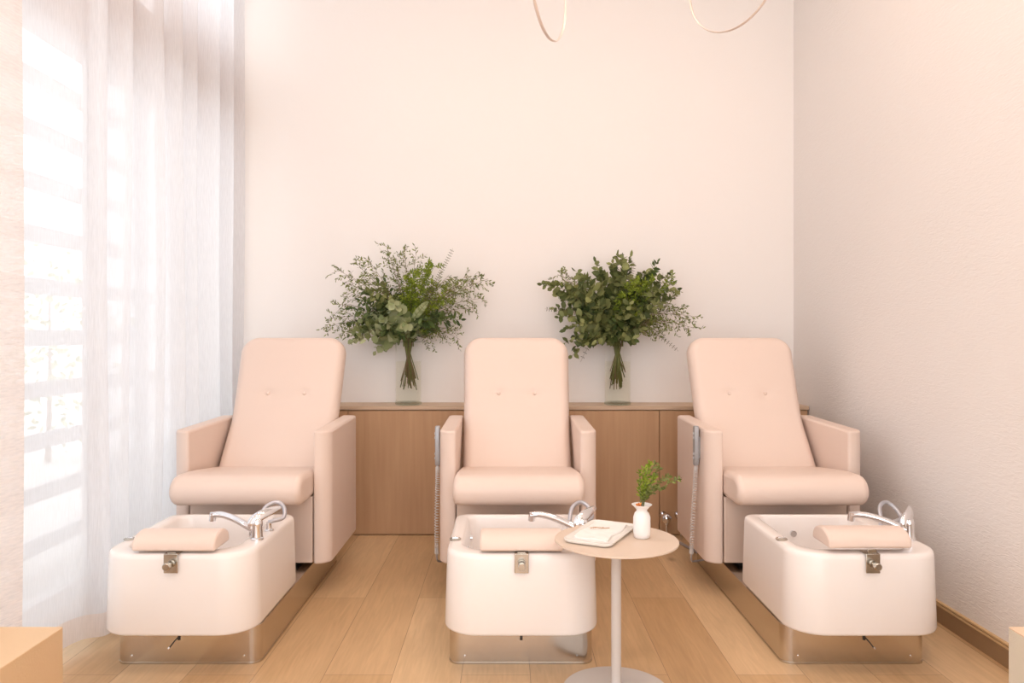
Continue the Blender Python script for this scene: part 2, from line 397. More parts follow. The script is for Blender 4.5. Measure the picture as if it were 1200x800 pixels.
# deep folds next to the back wall
curtain('sheer_curtain', 'white sheer curtain in soft folds beside the left padded chair, reaching the corner', folds(2.93, 4.70, -1.640, 0.052, 0.25, 0.3, 0.0), 0.035, 3.86, M['sheer'])
curtain('sheer_curtain', 'thin flat sheer curtain with the slat screen showing through, beige hem near floor', [(-1.60, 2.36), (-1.64, 2.45), (-1.66, 2.6), (-1.655, 2.75), (-1.62, 2.84), (-1.555, 2.87), (-1.55, 2.92), (-1.60, 2.925)], 0.035, 3.86, M['sheer_thin'])
curtain('linen_curtain', 'coarse blush linen curtain at the extreme left edge of the photo', [(-1.50, 1.5), (-1.53, 1.75), (-1.49, 1.95), (-1.52, 2.15), (-1.50, 2.325)], 0.035, 3.86, M['linen'])
bm = NB(); box(bm, -1.72, -1.46, 1.4, 4.72, 3.861, 3.899); struct('trim_3', bm, M['white_frame'], smooth=0)

# ------------------------------------------------------------------ credenza
cz = empty('credenza', 'long low oak cabinet with flat vertical-grain doors against the back wall', 'cabinet', (0.1, 4.6, 0))
def c_loc(o): o.location = (-0.1, -4.6, 0); return o
bm = NB(); box(bm, -1.58, 1.805, 4.515, 4.742, 0.0, 0.748); c_loc(obj('body', bm, M['oak'], cz, smooth=0))
bm = NB(); box(bm, -1.585, 1.808, 4.492, 4.743, 0.750, 0.7725); c_loc(obj('top', bm, M['oak_top'], cz, smooth=0, bevel=0.0015))
for a, b in ((-1.58, -0.952), (-0.949, -0.019), (-0.016, 0.912), (0.9155, 1.80)):
    bm = NB(); box(bm, a, b, 4.496, 4.514, 0.006, 0.744); c_loc(obj('door', bm, M['oak'], cz, smooth=0, bevel=0.0015))

# ------------------------------------------------------------------ pedicure chair (local origin: x centre, y=0 at plinth front)
Y0 = 2.736
def ly(d): return d-Y0
def make_chair(label, x):
    t = empty('pedicure_chair', label, 'pedicure chair', (x, Y0, 0), 'padded pedicure chairs with foot basins')
    W = 0.2625
    # plinth
    bm = NB(); prism_z(bm, rrect(-W, W, 0, 1.25, (0.04, 0.04, 0.02, 0.02)), 0.0, 0.14)
    pl = obj('plinth', bm, M['steel'], t, bevel=0.002)
    bm = NB(); prism_z(bm, rrect(-W-0.0015, W+0.0015, -0.0015, 1.2515, (0.0415, 0.0415, 0.02, 0.02)), 0.0, 0.007); obj('base_rim', bm, M['nickel'], pl)
    for sx in (-1, 1):
        bm = NB(); tube(bm, [(sx*0.205, -0.003, 0.03), (sx*0.205, 0.001, 0.03)], 0.0035, 10); obj('screw', bm, M['chrome'], pl)
    # basin
    y0, y1 = ly(2.60), ly(3.215); zb, zt = 0.153, 0.437; H = 0.275
    loops = []
    R = (0.125, 0.125, 0.06, 0.06)
    def lp(ins, z, r=R, ex=0): return [(px, py, z) for px, py in rrect(-H+ins, H-ins, y0+ins, y1-ins, [max(0.01, q-ins) for q in r], 12)]
    def ilp(ins, z):
        return [(px, py, z) for px, py in rrect(-0.215+ins, 0.19-ins, y0+0.075+ins, y1-0.035-ins*0.6, [0.09, 0.09, 0.05, 0.05], 12)]
    loops = [lp(0.10, zb), lp(0.012, zb), lp(0.003, zb+0.004), lp(0.0, zb+0.012), lp(0.008, zt-0.02), lp(0.011, zt-0.008), lp(0.017, zt-0.002), lp(0.026, zt)]
    loops += [ilp(-0.006, zt), ilp(0.002, zt-0.004), ilp(0.008, zt-0.014), ilp(0.016, zt-0.08), ilp(0.030, zt-0.16), ilp(0.05, zt-0.205), ilp(0.085, zt-0.222)]
    bm = NB(); loft(bm, loops)
    ba = obj('basin', bm, M['basin'], t, smooth=50)
    # drain knob on rim
    bm = NB(); lathe(bm, [(0.021, zt+0.0005), (0.022, zt+0.003), (0.019, zt+0.005), (0.006, zt+0.0055)], 24, -0.243, ly(2.80))
    kn = obj('drain_knob', bm, M['nickel'], ba)
    bm = NB(); box(bm, -0.255, -0.231, ly(2.797), ly(2.803), zt+0.004, zt+0.009); obj('knob_grip', bm, M['chrome'], ba, bevel=0.001) 
    # jets inside the bowl
    for jx, jy in ((-0.199, 2.86), (-0.195, 3.02)):
        bm = NB(); tube(bm, [(jx-0.003, ly(jy), zt-0.055), (jx+0.006, ly(jy), zt-0.055)], 0.014, 14); obj('jet', bm, M['chrome'], ba)
    for jx in (-0.06, 0.09):
        bm = NB(); tube(bm, [(jx, y1-0.055, zt-0.075), (jx, y1-0.045, zt-0.075)], 0.013, 14); obj('jet', bm, M['chrome'], ba)
    # drain outlet under basin with a thin wire lever
    bm = NB(); tube(bm, [(0, ly(2.665), 0.161), (0, ly(2.665), 0.118)], 0.005, 10)
    dr = obj('drain_outlet', bm, M['black'], t)
    if abs(x) > 0.5:
        s = -1 if x < 0 else 1
        bm = NB(); tube(bm, spline([(-s*0.045, ly(2.69), 0.150), (-s*0.012, ly(2.68), 0.138), (s*0.008, ly(2.66), 0.122), (s*0.026, ly(2.65), 0.098)], 5), 0.0022, 6); obj('wire', bm, M['black'], dr)
        bm = NB(); tube(bm, [(s*0.0262, ly(2.65), 0.098), (s*0.031, ly(2.649), 0.092)], 0.004, 8); obj('wire_tip', bm, M['chrome'], dr)
    # footrest: bracket + half round pad
    pz = 0.019 if x > 0.5 else 0.0085
    fr = NB(); prof = [(y0+0.012, zt+pz), (y0+0.16, zt+pz)]
    for i in range(1, 14):
        a = PI*i/14; prof.append((y0+0.086+0.074*math.cos(a), zt+pz+0.013+0.046*math.sin(a)))
    fx0, fx1 = -0.145, 0.145
    prism_x(fr, prof, fx0, fx1)
    ft = obj('footrest', fr, M['vinyl'], t, bevel=0.008, seg=3)
    bm = NB(); box(bm, -0.0245, 0.0245, y0-0.004, y0-0.0005, zt-0.062, zt+0.004); box(bm, -0.0245, 0.0245, y0-0.004, y0+0.045, zt+0.0005, zt+0.005)
    br = obj('bracket', bm, M['nickel'], ft, bevel=0.0015)
    bm = NB(); box(bm, -0.015, 0.015, y0+0.004, y0+0.009, zt+0.005, zt+pz); box(bm, -0.05, 0.05, y0+0.05, y0+0.12, zt+pz-0.003, zt+pz-0.0004)
    obj('bracket_post', bm, M['nickel'], ft, bevel=0.001)
    bm = NB(); yk = y0-0.004
    tube(bm, [(0, yk, zt-0.030), (0, yk-0.006, zt-0.030)], 0.013, 18)
    tube(bm, [(0, yk-0.006, zt-0.030), (0, yk-0.020, zt-0.030)], 0.006, 14)
    tube(bm, [(0, yk-0.020, zt-0.030), (0, yk-0.022, zt-0.030), (0, yk-0.036, zt-0.030), (0, yk-0.038, zt-0.030)], [0.011, 0.013, 0.013, 0.011], 20)
    obj('clamp_knob', bm, M['nickel'], ft)
    # faucet on right rim
    fx, fy = 0.232, ly(2.80)
    bm = NB(); lathe(bm, [(0.024, zt+0.0005), (0.024, zt+0.006), (0.020, zt+0.010), (0.0185, zt+0.046), (0.020, zt+0.054), (0.020, zt+0.066), (0.015, zt+0.075), (0.004, zt+0.078)], 28, fx, fy)
    fa = obj('faucet', bm, M['chrome'], t)
    bm = NB(); tube(bm, spline([(fx-0.012, fy+0.002, zt+0.036), (fx-0.050, fy+0.014, zt+0.052), (fx-0.10, fy+0.034, zt+0.070), (fx-0.155, fy+0.052, zt+0.080), (fx-0.192, fy+0.057, zt+0.076)], 6), [0.0150-0.003*min(1, i/20) for i in range(25)], 14)
    tube(bm, [(fx-0.186, fy+0.057, zt+0.086), (fx-0.190, fy+0.058, zt+0.055)], 0.0125, 14)
    obj('spout', bm, M['chrome'], fa)
    bm = NB(); tube(bm, spline([(fx-0.021, fy-0.006, zt+0.042), (fx-0.017, fy-0.002, zt+0.066), (fx+0.004, fy+0.012, zt+0.083), (fx+0.032, fy+0.05, zt+0.093), (fx+0.056, fy+0.095, zt+0.096)], 5), [0.006+0.0125*math.sin(PI*min(1, (i+2)/24)**0.9)+0.001 for i in range(21)], 14, flat=0.55)
    obj('lever', bm, M['chrome'], fa)
    bm = NB(); lathe(bm, [(0.019, zt+0.0005), (0.019, zt+0.004), (0.011, zt+0.008), (0.009, zt+0.028), (0.012, zt+0.034), (0.004, zt+0.036)], 20, 0.236, ly(2.925)); obj('hose_socket', bm, M['chrome'], fa)
    bm = NB(); tube(bm, spline([(0.175, ly(2.90), zt-0.03), (0.192, ly(2.93), zt+0.03), (0.208, ly(2.97), zt+0.080), (0.245, ly(3.00), zt+0.094), (0.275, ly(2.99), zt+0.076), (0.284, ly(2.955), zt+0.045), (0.250, ly(2.926), zt+0.037), (0.236, ly(2.925), zt+0.034)], 8), 0.0078, 12)
    obj('shower_hose', bm, M['hose'], fa)
    # chair: arms
    for s in (-1, 1):
        xi, xo = s*0.283, s*0.360
        a, b = min(xi, xo), max(xi, xo)
        r = (0.062, 0.012, 0.012, 0.03) if s < 0 else (0.012, 0.062, 0.03, 0.012)
        pts = rrect(a, b, ly(3.41), ly(4.02), r, 10)
        bm = NB(); loft(bm, [[(px, py, 0.157) for px, py in pts], [(px, py, 0.762 + 0.008*min(1, (py-ly(3.41))/0.6)) for px, py in pts]])
        obj('armrest', bm, M['vinyl'], t, bevel=0.010, seg=3)
    bm = NB(); box(bm, -0.279, 0.279, ly(3.414), ly(3.96), 0.162, 0.463); obj('front_panel', bm, M['panel'], t, bevel=0.004)
    bm = NB(); box(bm, -0.20, 0.20, ly(3.45), ly(3.90), 0.140, 0.162); obj('mount', bm, M['black'], t)
    # seat cushion: bull-nosed front
    prof = []
    cy, cz_, ry, rz = ly(3.19)+0.075, 0.526, 0.075, 0.066
    for i in range(0, 13):
        a = -PI/2-PI*i/12
        prof.append((cy+ry*math.cos(a), cz_+rz*math.sin(a)))
    prof += [(cy+0.10, 0.589), (cy+0.22, 0.577), (ly(3.72), 0.548), (ly(3.72), 0.466), (cy+0.25, 0.464)]
    bm = NB(); prism_x(bm, prof, -0.2815, 0.2815)
    obj('seat', bm, M['vinyl'], t, bevel=0.026, seg=4)
    # backrest: curved padded slab with rounded top corners and two buttons
    ctl = spline([(0, 3.66, 0.50), (0, 3.72, 0.575), (0, 3.80, 0.66), (0, 3.895, 0.765), (0, 3.965, 0.90), (0, 4.035, 1.055), (0, 4.095, 1.197), (0, 4.11, 1.215)], 12)
    ctl = ctl[:-12]
    cum = [0]
    for a, b in zip(ctl, ctl[1:]): cum.append(cum[-1]+(b-a).length)
    Lh = cum[-1]
    def cen(v):
        d = max(0, min(1, v))*Lh
        for i in range(len(ctl)-1):
            if cum[i+1] >= d: break
        k = (d-cum[i])/max(1e-9, cum[i+1]-cum[i]); p = ctl[i].lerp(ctl[i+1], k)
        i0, i1 = max(0, i-2), min(len(ctl)-1, i+3)
        tg = (ctl[i1]-ctl[i0]).normalized()
        return p, Vector((0, -tg.z, tg.y))
    def hw(s):
        wd = 0.268+0.019*s/Lh; rc = 0.100
        e = s-(Lh-rc)
        if e > 0: return wd-rc+math.sqrt(max(0, rc*rc-e*e))
        return wd
    T = 0.055; re = 0.045
    NU, NV = 44, 64
    us = [math.sin(PI/2*(-1+2*i/NU))*0.55+(-1+2*i/NU)*0.45 for i in range(NU+1)]
    vs = []
    for j in range(NV+1):
        q = j/NV; vs.append(1-(1-q)**1.6)
    bz = 0.888
    # find arc length of button height
    sb = 0
    for i, p in enumerate(ctl):
        if p.z < bz: sb = cum[i]
    bm = NB(); grids = []
    for side in (1, -1):
        g = []
        for j, q in enumerate(vs):
            s = q*Lh; p, n = cen(q); h = hw(s); row = []
            for u in us:
                x_ = u*h
                dist = min(h-abs(x_), Lh-s + 0.0)
                if s > Lh-0.100:
                    ex = abs(x_)-(h_full(s) if False else (0.268+0.019*s/Lh-0.100))
                    if ex > 0: dist = 0.100-math.sqrt(ex*ex+(s-(Lh-0.100))**2)
                dist = max(0, dist); k = min(1, dist/re)
                th = T*math.sqrt(max(0, 1-(1-k)**2))
                off = th
                if side > 0:
                    off += 0.010*math.sin(PI*(u+1)/2)**0.7*min(1, (Lh-s)/0.12)
                    for bx in (-0.095, 0.095):
                        d2 = (x_-bx)**2+(s-sb)**2
                        off -= 0.009*math.exp(-d2/(2*0.022**2))+0.006*math.exp(-d2/(2*0.006**2))
                    off -= 0.0035*math.exp(-(s-sb)**2/(2*0.012**2))*(1 if abs(x_) < 0.095 else math.exp(-((abs(x_)-0.095)/0.08)**2))
                row.append(bm.verts.new(Vector((x_, 0, 0))+Vector((0, ly(0)+p.y, p.z))+n*off*side+Vector((0, 0.045, -0.02))))
            g.append(row)
        grids.append(g)
    for gi, g in enumerate(grids):
        for j in range(NV):
            for i in range(NU):
                f = (g[j][i], g[j][i+1], g[j+1][i+1], g[j+1][i])
                try: bm.faces.new(f if gi == 0 else f[::-1])
                except ValueError: pass
    f, b_ = grids
    for i in range(NU): bm.faces.new((b_[0][i], b_[0][i+1], f[0][i+1], f[0][i]))
    bmesh.ops.remove_doubles(bm, verts=bm.verts[:], dist=0.0003)
    bk = obj('backrest', bm, M['vinyl'], t, smooth=75)
    p, n = cen(sb/Lh)
    for bx in (-0.095, 0.095):
        c = Vector((bx, p.y-Y0+0.045, p.z-0.02))+n*(T+0.010-0.018)
        bm = NB(); tube(bm, [c-n*0.004, c+n*0.006, c+n*0.011, c+n*0.013], [0.0095, 0.0095, 0.007, 0.002], 14); obj('button', bm, M['vinyl'], bk)
    return t, bk

def add_handset(t):
    xo = -0.360; yc = ly(3.535)
    prof = [(yc-0.017, 0.762), (yc-0.010, 0.771), (yc+0.010, 0.771), (yc+0.017, 0.762), (yc+0.020, 0.70), (yc+0.017, 0.65), (yc+0.019, 0.61), (yc+0.012, 0.585), (yc-0.012, 0.585), (yc-0.019, 0.61), (yc-0.017, 0.65), (yc-0.020, 0.70)]
    bm = NB(); prism_x(bm, prof, xo-0.028, xo-0.006); hs = obj('handset', bm, M['remote'], t, bevel=0.004)
    bm = NB(); box(bm, xo-0.0055, xo+0.001, yc-0.012, yc+0.012, 0.62, 0.72); obj('holder', bm, M['remote'], hs)
    for z in (0.735, 0.715, 0.64, 0.62):
        bm = NB(); box(bm, xo-0.031, xo-0.028, yc-0.008, yc+0.008, z-0.005, z+0.005); obj('key', bm, M['remote_key'], hs, bevel=0.001)
    pts = []; x0 = xo-0.017
    path = spline([(x0, yc, 0.585), (x0-0.001, yc+0.004, 0.545), (x0-0.004, yc+0.015, 0.45), (x0-0.008, yc+0.03, 0.32), (x0-0.009, yc+0.045, 0.20), (x0-0.009, yc+0.052, 0.155)], 10)
    n = len(path)*26; R = 0.0085
    for i in range(n):
        q = i/(n-1)*(len(path)-1); a = int(min(q, len(path)-2)); p = path[a].lerp(path[a+1], q-a)
        ph = 2*PI*i/n*48; ramp = min(1, i/n*14, 1)
        pts.append(p+Vector((R*ramp*math.cos(ph), R*ramp*math.sin(ph), 0)))
    bm = NB(); tube(bm, pts, 0.0021, 5); obj('coiled_cord', bm, M['cord'], hs)
    e = path[-1]
    bm = NB(); tube(bm, spline([e, e+Vector((0.003, 0.010, -0.035)), e+Vector((0.03, 0.045, -0.05)), (-0.2625, yc+0.13, 0.11)], 6), 0.0048, 8)
    obj('cord_end', bm, M['hose'], hs)

chL, _ = make_chair('blush padded pedicure chair with white foot basin, beside the sheer curtains', -1.163)
chM, _ = make_chair('blush padded pedicure chair behind the round side table, middle of three', 0.051)
chR, _ = make_chair('blush padded pedicure chair with foot basin, next to the plain right wall', 1.267)
add_handset(chM); add_handset(chR)

# ------------------------------------------------------------------ side table
TX, TY = 0.367, 2.52
tb = empty('side_table', 'small round beige pedestal table beside the middle foot basin', 'table', (TX, TY, 0))
bm = NB(); lathe(bm, [(0.19, 0.5075), (0.204, 0.508), (0.206, 0.509), (0.206, 0.514), (0.205, 0.515)], 72); obj('tabletop', bm, M['table'], tb)
bm = NB(); tube(bm, [(0, 0, 0.009), (0, 0, 0.508)], 0.0165, 24); obj('pole', bm, M['pole'], tb)
bm = NB(); lathe(bm, [(0.178, 0.0), (0.18, 0.002), (0.18, 0.007), (0.178, 0.009), (0.02, 0.0095)], 72); obj('table_base', bm, M['pole'], tb)
ZT = 0.515
# tray (rounded, rotated)
tr = bpy.data.objects.new('serving_tray', None); C.objects.link(tr)
tag(tr, 'white rounded rectangular ceramic tray lying on the round side table', 'tray')
tr.location = (0.322, 2.565, ZT); tr.rotation_euler = (0, 0, math.radians(-27))
def rl(hx, hy, r, z): return [(a, b, z) for a, b in rrect(-hx, hx, -hy, hy, r, 8)]
bm = NB(); loft(bm, [rl(0.070, 0.135, 0.02, 0.0005), rl(0.078, 0.143, 0.025, 0.003), rl(0.084, 0.149, 0.028, 0.010), rl(0.0845, 0.1495, 0.028, 0.014), rl(0.081, 0.146, 0.026, 0.0145), rl(0.076, 0.141, 0.022, 0.0115), rl(0.060, 0.125, 0.02, 0.011)])
obj('dish', bm, M['tray'], tr)
# napkin with soft pleats on tray
def napkin():
    bm = NB(); nx, ny = 16, 26; top = []; bot = []
    for j in range(ny+1):
        rt = []; rb = []
        for i in range(nx+1):
            u = -0.058+0.116*i/nx; v = -0.115+0.23*j/ny
            e = 0.006*math.sin(v*70+u*22)*0.35+0.003*math.sin(u*95+v*20)*0.5
            z = 0.0135+abs(e)+0.003
            w_ = 0.004*math.sin(v*40)
            rt.append(bm.verts.new((u+w_, v+0.003*math.sin(u*60), z))); rb.append(bm.verts.new((u+w_, v+0.003*math.sin(u*60), 0.0118)))
        top.append(rt); bot.append(rb)
    for j in range(ny):
        for i in range(nx):
            bm.faces.new((top[j][i], top[j][i+1], top[j+1][i+1], top[j+1][i])); bm.faces.new((bot[j][i], bot[j+1][i], bot[j+1][i+1], bot[j][i+1]))
    for j in range(ny):
        bm.faces.new((top[j][0], top[j+1][0], bot[j+1][0], bot[j][0])); bm.faces.new((top[j+1][nx], top[j][nx], bot[j][nx], bot[j+1][nx]))
    for i in range(nx):
        bm.faces.new((top[0][i+1], top[0][i], bot[0][i], bot[0][i+1])); bm.faces.new((top[ny][i], top[ny][i+1], bot[ny][i+1], bot[ny][i]))
    return bm
nk = obj('napkin', napkin(), M['napkin']); tag(nk, 'folded white cloth napkin lying in the tray', 'napkin')
nk.location = (tr.location.x, tr.location.y, ZT); nk.rotation_euler = tr.rotation_euler
# dried twig on the napkin
bm = NB(); tube(bm, spline([(-0.035, 0.0, 0.0215), (-0.02, 0.004, 0.0235), (0.005, 0.0, 0.0225), (0.03, 0.004, 0.0225)], 5), 0.0013, 6)
random.seed(3)
for i in range(10):
    p = Vector((-0.034+i*0.005, 0.001, 0.0225)); leaf(bm, p, Vector((random.uniform(-1, 0.4), random.uniform(-1, 1), 0.15)), Vector((0, 0, 1)), 0.009, 0.0035)
for f in bm.faces: f.material_index = 0
tw = obj('dried_sprig', bm, M['twig'], recalc=False); tag(tw, 'tiny brown dried sprig lying across the napkin in the tray', 'sprig')
tw.location = (tr.location.x, tr.location.y+0.01, ZT); tw.rotation_euler = (0, 0, math.radians(-5))

# bud vase
VX, VY = 0.4555, 2.535
bm = NB()
outer = [(0.022, 0.0), (0.0265, 0.003), (0.0285, 0.02), (0.0290, 0.045), (0.0285, 0.07), (0.024, 0.083), (0.0175, 0.090), (0.018, 0.095), (0.026, 0.104), (0.0345, 0.112)]
inner = [(0.0335, 0.1125), (0.024, 0.1035), (0.015, 0.095), (0.0145, 0.089), (0.021, 0.08), (0.0255, 0.066), (0.0255, 0.02), (0.015, 0.008)]
lathe(bm, outer+inner, 40)
bv = obj('bud_vase', bm, M['ceramic'], smooth=60); bv.location = (VX, VY, ZT+0.0005)
tag(bv, 'small matt white bottle-shaped vase with flared rim on the side table', 'vase')

# ------------------------------------------------------------------ foliage
def bez(p0, p1, p2, p3, n):
    out = []
    for i in range(n+1):
        t = i/n; out.append(p0*(1-t)**3+p1*3*t*(1-t)**2+p2*3*t*t*(1-t)+p3*t**3)
    return out
def branch(parent, name, root, neck, tip, style, length_leaf=None, density=1.0):
    """one cut stem from inside the vase through its mouth to the tip"""
    bm = NB()
    d = (tip-neck); L = d.length
    c1 = neck+Vector((d.x*0.15, d.y*0.15, L*0.35)); c2 = neck+Vector((d.x*0.62, d.y*0.62, d.z*0.5+L*0.22))
    if style == 'trail': c2 = neck+Vector((d.x*0.6, d.y*0.6, max(0.08, d.z*0.4+0.10)))
    P = bez(neck, c1, c2, tip, 22)
    r0 = 0.0032 if style in ('euca', 'euca_light', 'dark') else 0.0024
    full = ([root, root.lerp(neck, 0.5)] if root else [neck-Vector((0, 0, 0.03)), neck-Vector((0, 0, 0.01))])+P
    tube(bm, full, [r0]*3+[r0*(1-0.75*i/22) for i in range(1, 23)], 5)
    for f in bm.faces: f.material_index = 0
    view = Vector((0, -1, 0.35))
    def put(p, t, LL, WW, spread=1.0, rz=0.0):
        side = rnd_unit(); side = (side-t*side.dot(t))
        if side.length < 0.1: side = t.orthogonal()
        side.normalize()
        dd = (t*0.5+side*spread); nn = (view.normalized()*0.9+rnd_unit()*0.8)
        pp = p
        leaf(bm, pp, dd, nn, LL*random.uniform(0.75, 1.2), WW*random.uniform(0.8, 1.15), random.uniform(0, 0.25))
    N = len(P)
    if style in ('euca', 'euca_light', 'dark'):
        LL, WW = {'euca': (0.066, 0.048), 'euca_light': (0.076, 0.068), 'dark': (0.070, 0.032)}[style]
        if length_leaf: WW *= length_leaf/LL; LL = length_leaf
        cnt = int(L/0.020*density)
        for k in range(cnt):
            q = 0.14+0.86*(k+random.random()*0.5)/cnt; i = min(N-2, int(q*(N-1))); p = P[i].lerp(P[i+1], q*(N-1)-i); t = (P[i+1]-P[i]).normalized()
            sc = 1.05-0.5*max(0, q-0.55)/0.45
            put(p, t, LL*sc, WW*sc); put(p, t, LL*sc, WW*sc)
        put(P[-1], (P[-1]-P[-2]).normalized(), LL*0.6, WW*0.5, 0.1)
    elif style in ('olive', 'fern'):
        cnt = int(L/0.026*density)
        for k in range(cnt):
            q = 0.25+0.74*(k+random.random()*0.6)/cnt; i = min(N-2, int(q*(N-1))); p = P[i].lerp(P[i+1], q*(N-1)-i); t = (P[i+1]-P[i]).normalized()
            side = rnd_unit(); side = (side-t*side.dot(t)); side.y *= 0.6; side.normalize()
            tl = (0.11 if style == 'olive' else 0.085)*random.uniform(0.6, 1.2)*(1.1-0.55*q)
            e = p+(t*0.75+side*0.75).normalized()*tl+Vector((0, 0, -0.012 if style == 'olive' else 0.0))
            tw_ = [p, p.lerp(e, 0.5)+Vector((0, 0, 0.006)), e]
            tube(bm, tw_, [0.0012, 0.0009, 0.0006], 3)
            m_ = 7 if style == 'olive' else 10
            tt = (e-p).normalized()
            for s_ in range(m_):
                qq = 0.15+0.85*s_/(m_-1); pp = p.lerp(e, qq)
                if style == 'olive': put(pp, tt, 0.023, 0.0078, 0.7)
                else:
                    put(pp, tt, 0.024, 0.0082, 0.8); put(pp, tt, 0.021, 0.0075, 0.8)
    elif style == 'trail':
        cnt = int(L/0.021)
        for k in range(cnt):
            q = 0.35+0.65*k/cnt; i = min(N-2, int(q*(N-1))); p = P[i].lerp(P[i+1], q*(N-1)-i); t = (P[i+1]-P[i]).normalized()
            for sgn in (-1, 1):
                dd = Vector((t.z, 0, -t.x))*sgn+t*0.2
                leaf(bm, p, dd, Vector((0, -1, 0.3)), 0.020*(1.2-0.5*q), 0.0045, 0.05)
    elif style == 'spear':   # one long serrated leaf drooping down the front
        cnt = 22
        for k in range(cnt):
            q = 0.35+0.65*k/cnt; i = min(N-2, int(q*(N-1))); p = P[i].lerp(P[i+1], q*(N-1)-i); t = (P[i+1]-P[i]).normalized()
            for sgn in (-1, 1):
                leaf(bm, p, Vector((t.z, 0, -t.x))*sgn+t*0.6, Vector((0, -1, 0.2)), 0.030*math.sin(PI*(0.15+0.8*k/cnt)), 0.016, 0.02)
    for f in bm.faces: f.smooth = True
    mm = {'euca': M['euca'], 'euca_light': M['euca_light'], 'dark': M['dark'], 'olive': M['olive'], 'fern': M['fern'], 'trail': M['trail'], 'spear': M['euca_light']}[style]
    sm = M['stem_brown'] if style in ('olive', 'trail') else M['stem']
    return obj(name, bm, [sm, mm], parent, smooth=0, recalc=False)

def glass_vase(x, y, label):
    bm = NB(); H_, R_ = 0.385, 0.081
    lathe(bm, [(R_, 0.016), (R_, H_-0.003)], 48, cap=False)
    t = empty('glass_vase', label, 'vase', (x, y, 0.7727), 'cylinder vases on the oak cabinet')
    gl = obj('glass', bm, M['glass'], t, smooth=50)
    bm = NB(); tube(bm, [(R_*math.cos(2*PI*i/48), R_*math.sin(2*PI*i/48), H_-0.002) for i in range(49)], 0.0016, 6); obj('rim', bm, M['glass_thick'], gl)
    bm = NB(); lathe(bm, [(R_-0.004, 0.0), (R_, 0.003), (R_, 0.0155), (R_-0.003, 0.0165)], 48); obj('glass_base', bm, M['glass_thick'], gl)
    bm = NB(); lathe(bm, [(R_-0.012, 0.0170), (R_-0.0045, 0.022), (R_-0.0045, 0.262), (R_-0.006, 0.2625)], 40)
    obj('water', bm, M['water'], t, smooth=50)
    return t
NAMES = {'euca': 'eucalyptus_branch', 'euca_light': 'eucalyptus_branch', 'dark': 'leafy_branch', 'olive': 'olive_spray', 'fern': 'fern_frond', 'trail': 'trailing_sprig', 'spear': 'long_serrated_leaf'}
def bouquet(x, y, label, specs):
    t = empty('bouquet', label, 'bouquet', (x, y, 0.7727+0.02), 'leafy bouquets on the oak cabinet')
    for si, (tx, tz, style, *rest) in enumerate(specs):
        dy = rest[0] if rest else random.uniform(-0.26, 0.06)
        dy = max(-0.42, min(0.08, dy))
        a = random.uniform(0, 2*PI); rr = random.uniform(0.0, 0.035)
        neck = Vector((rr*math.cos(a), rr*math.sin(a), 0.365))
        b = a+PI+random.uniform(-0.9, 0.9); r2 = random.uniform(0.015, 0.060)
        root = Vector((r2*math.cos(b), r2*math.sin(b), random.uniform(0.07, 0.19)))
        if si % 5 > 2: root = None
        branch(t, NAMES[style], root, neck, Vector((tx, dy, tz)), style)
    return t
# offsets: metres from vase axis; z above vase bottom.  left vase at px 479, s~190
random.seed(11)
LV = (-0.603, 4.600); RV = (0.678, 4.600)
glass_vase(LV[0], LV[1], 'tall clear glass cylinder vase on oak cabinet between left and middle chairs')
glass_vase(RV[0], RV[1], 'tall clear glass cylinder vase on oak cabinet between middle and right chairs')
def px(P, q, V, s=196.0):   # a pixel of the photograph to an offset from the vase
    return ((P-594)/s-V[0], 1.2-(q-392)/s-0.7927)
left = []
for P, q, st in [
    (448, 284, 'olive'), (470, 286, 'olive'), (462, 300, 'olive'), (490, 297, 'olive'), (438, 310, 'olive'), (418, 308, 'olive'), (398, 318, 'olive'), (396, 340, 'olive'),
    (392, 357, 'olive'), (380, 374, 'olive'), (378, 384, 'olive'), (394, 392, 'olive'), (404, 330, 'olive'), (424, 324, 'olive'),
    (532, 292, 'trail'), (575, 325, 'olive'), (562, 322, 'olive'), (548, 320, 'olive'), (566, 348, 'olive'), (556, 360, 'olive'), (545, 335, 'olive'), (528, 322, 'olive'), (540, 398, 'olive'), (536, 388, 'olive'),
    (500, 306, 'fern'), (488, 318, 'fern'), (512, 310, 'fern'), (478, 322, 'fern'), (505, 330, 'fern'), (484, 345, 'fern'), (520, 330, 'fern'), (524, 350, 'fern'), (496, 348, 'fern'),
    (450, 330, 'dark'), (540, 374, 'dark'), (528, 372, 'dark'), (412, 362, 'dark'), (438, 348, 'dark'), (514, 368, 'dark'), (470, 340, 'dark'), (402, 378, 'dark'), (500, 372, 'dark'), (420, 352, 'dark'),
    (430, 342, 'euca'), (418, 385, 'euca'), (405, 395, 'euca'), (455, 350, 'euca'), (445, 365, 'euca'), (440, 330, 'euca'),
    (448, 375, 'euca_light'), (430, 398, 'euca_light'), (434, 412, 'euca_light'), (464, 372, 'euca_light'), (412, 398, 'euca_light'), (478, 378, 'euca_light'), (465, 356, 'euca_light'),
    (446, 352, 'euca_light'), (424, 375, 'euca_light'), (486, 362, 'euca_light'), (468, 392, 'dark'), (490, 390, 'dark'), (450, 388, 'dark'), (510, 385, 'olive'), (498, 382, 'fern'), (436, 362, 'dark'), (506, 408, 'trail'), (508, 400, 'olive'), (412, 404, 'trail')]:
    a, b = px(P, q, LV); left.append((a*random.uniform(0.97, 1.0), b, st))
bl = bouquet(LV[0], LV[1], 'feathery mixed bouquet with bright fern and olive sprays in the left vase', left)
right = []
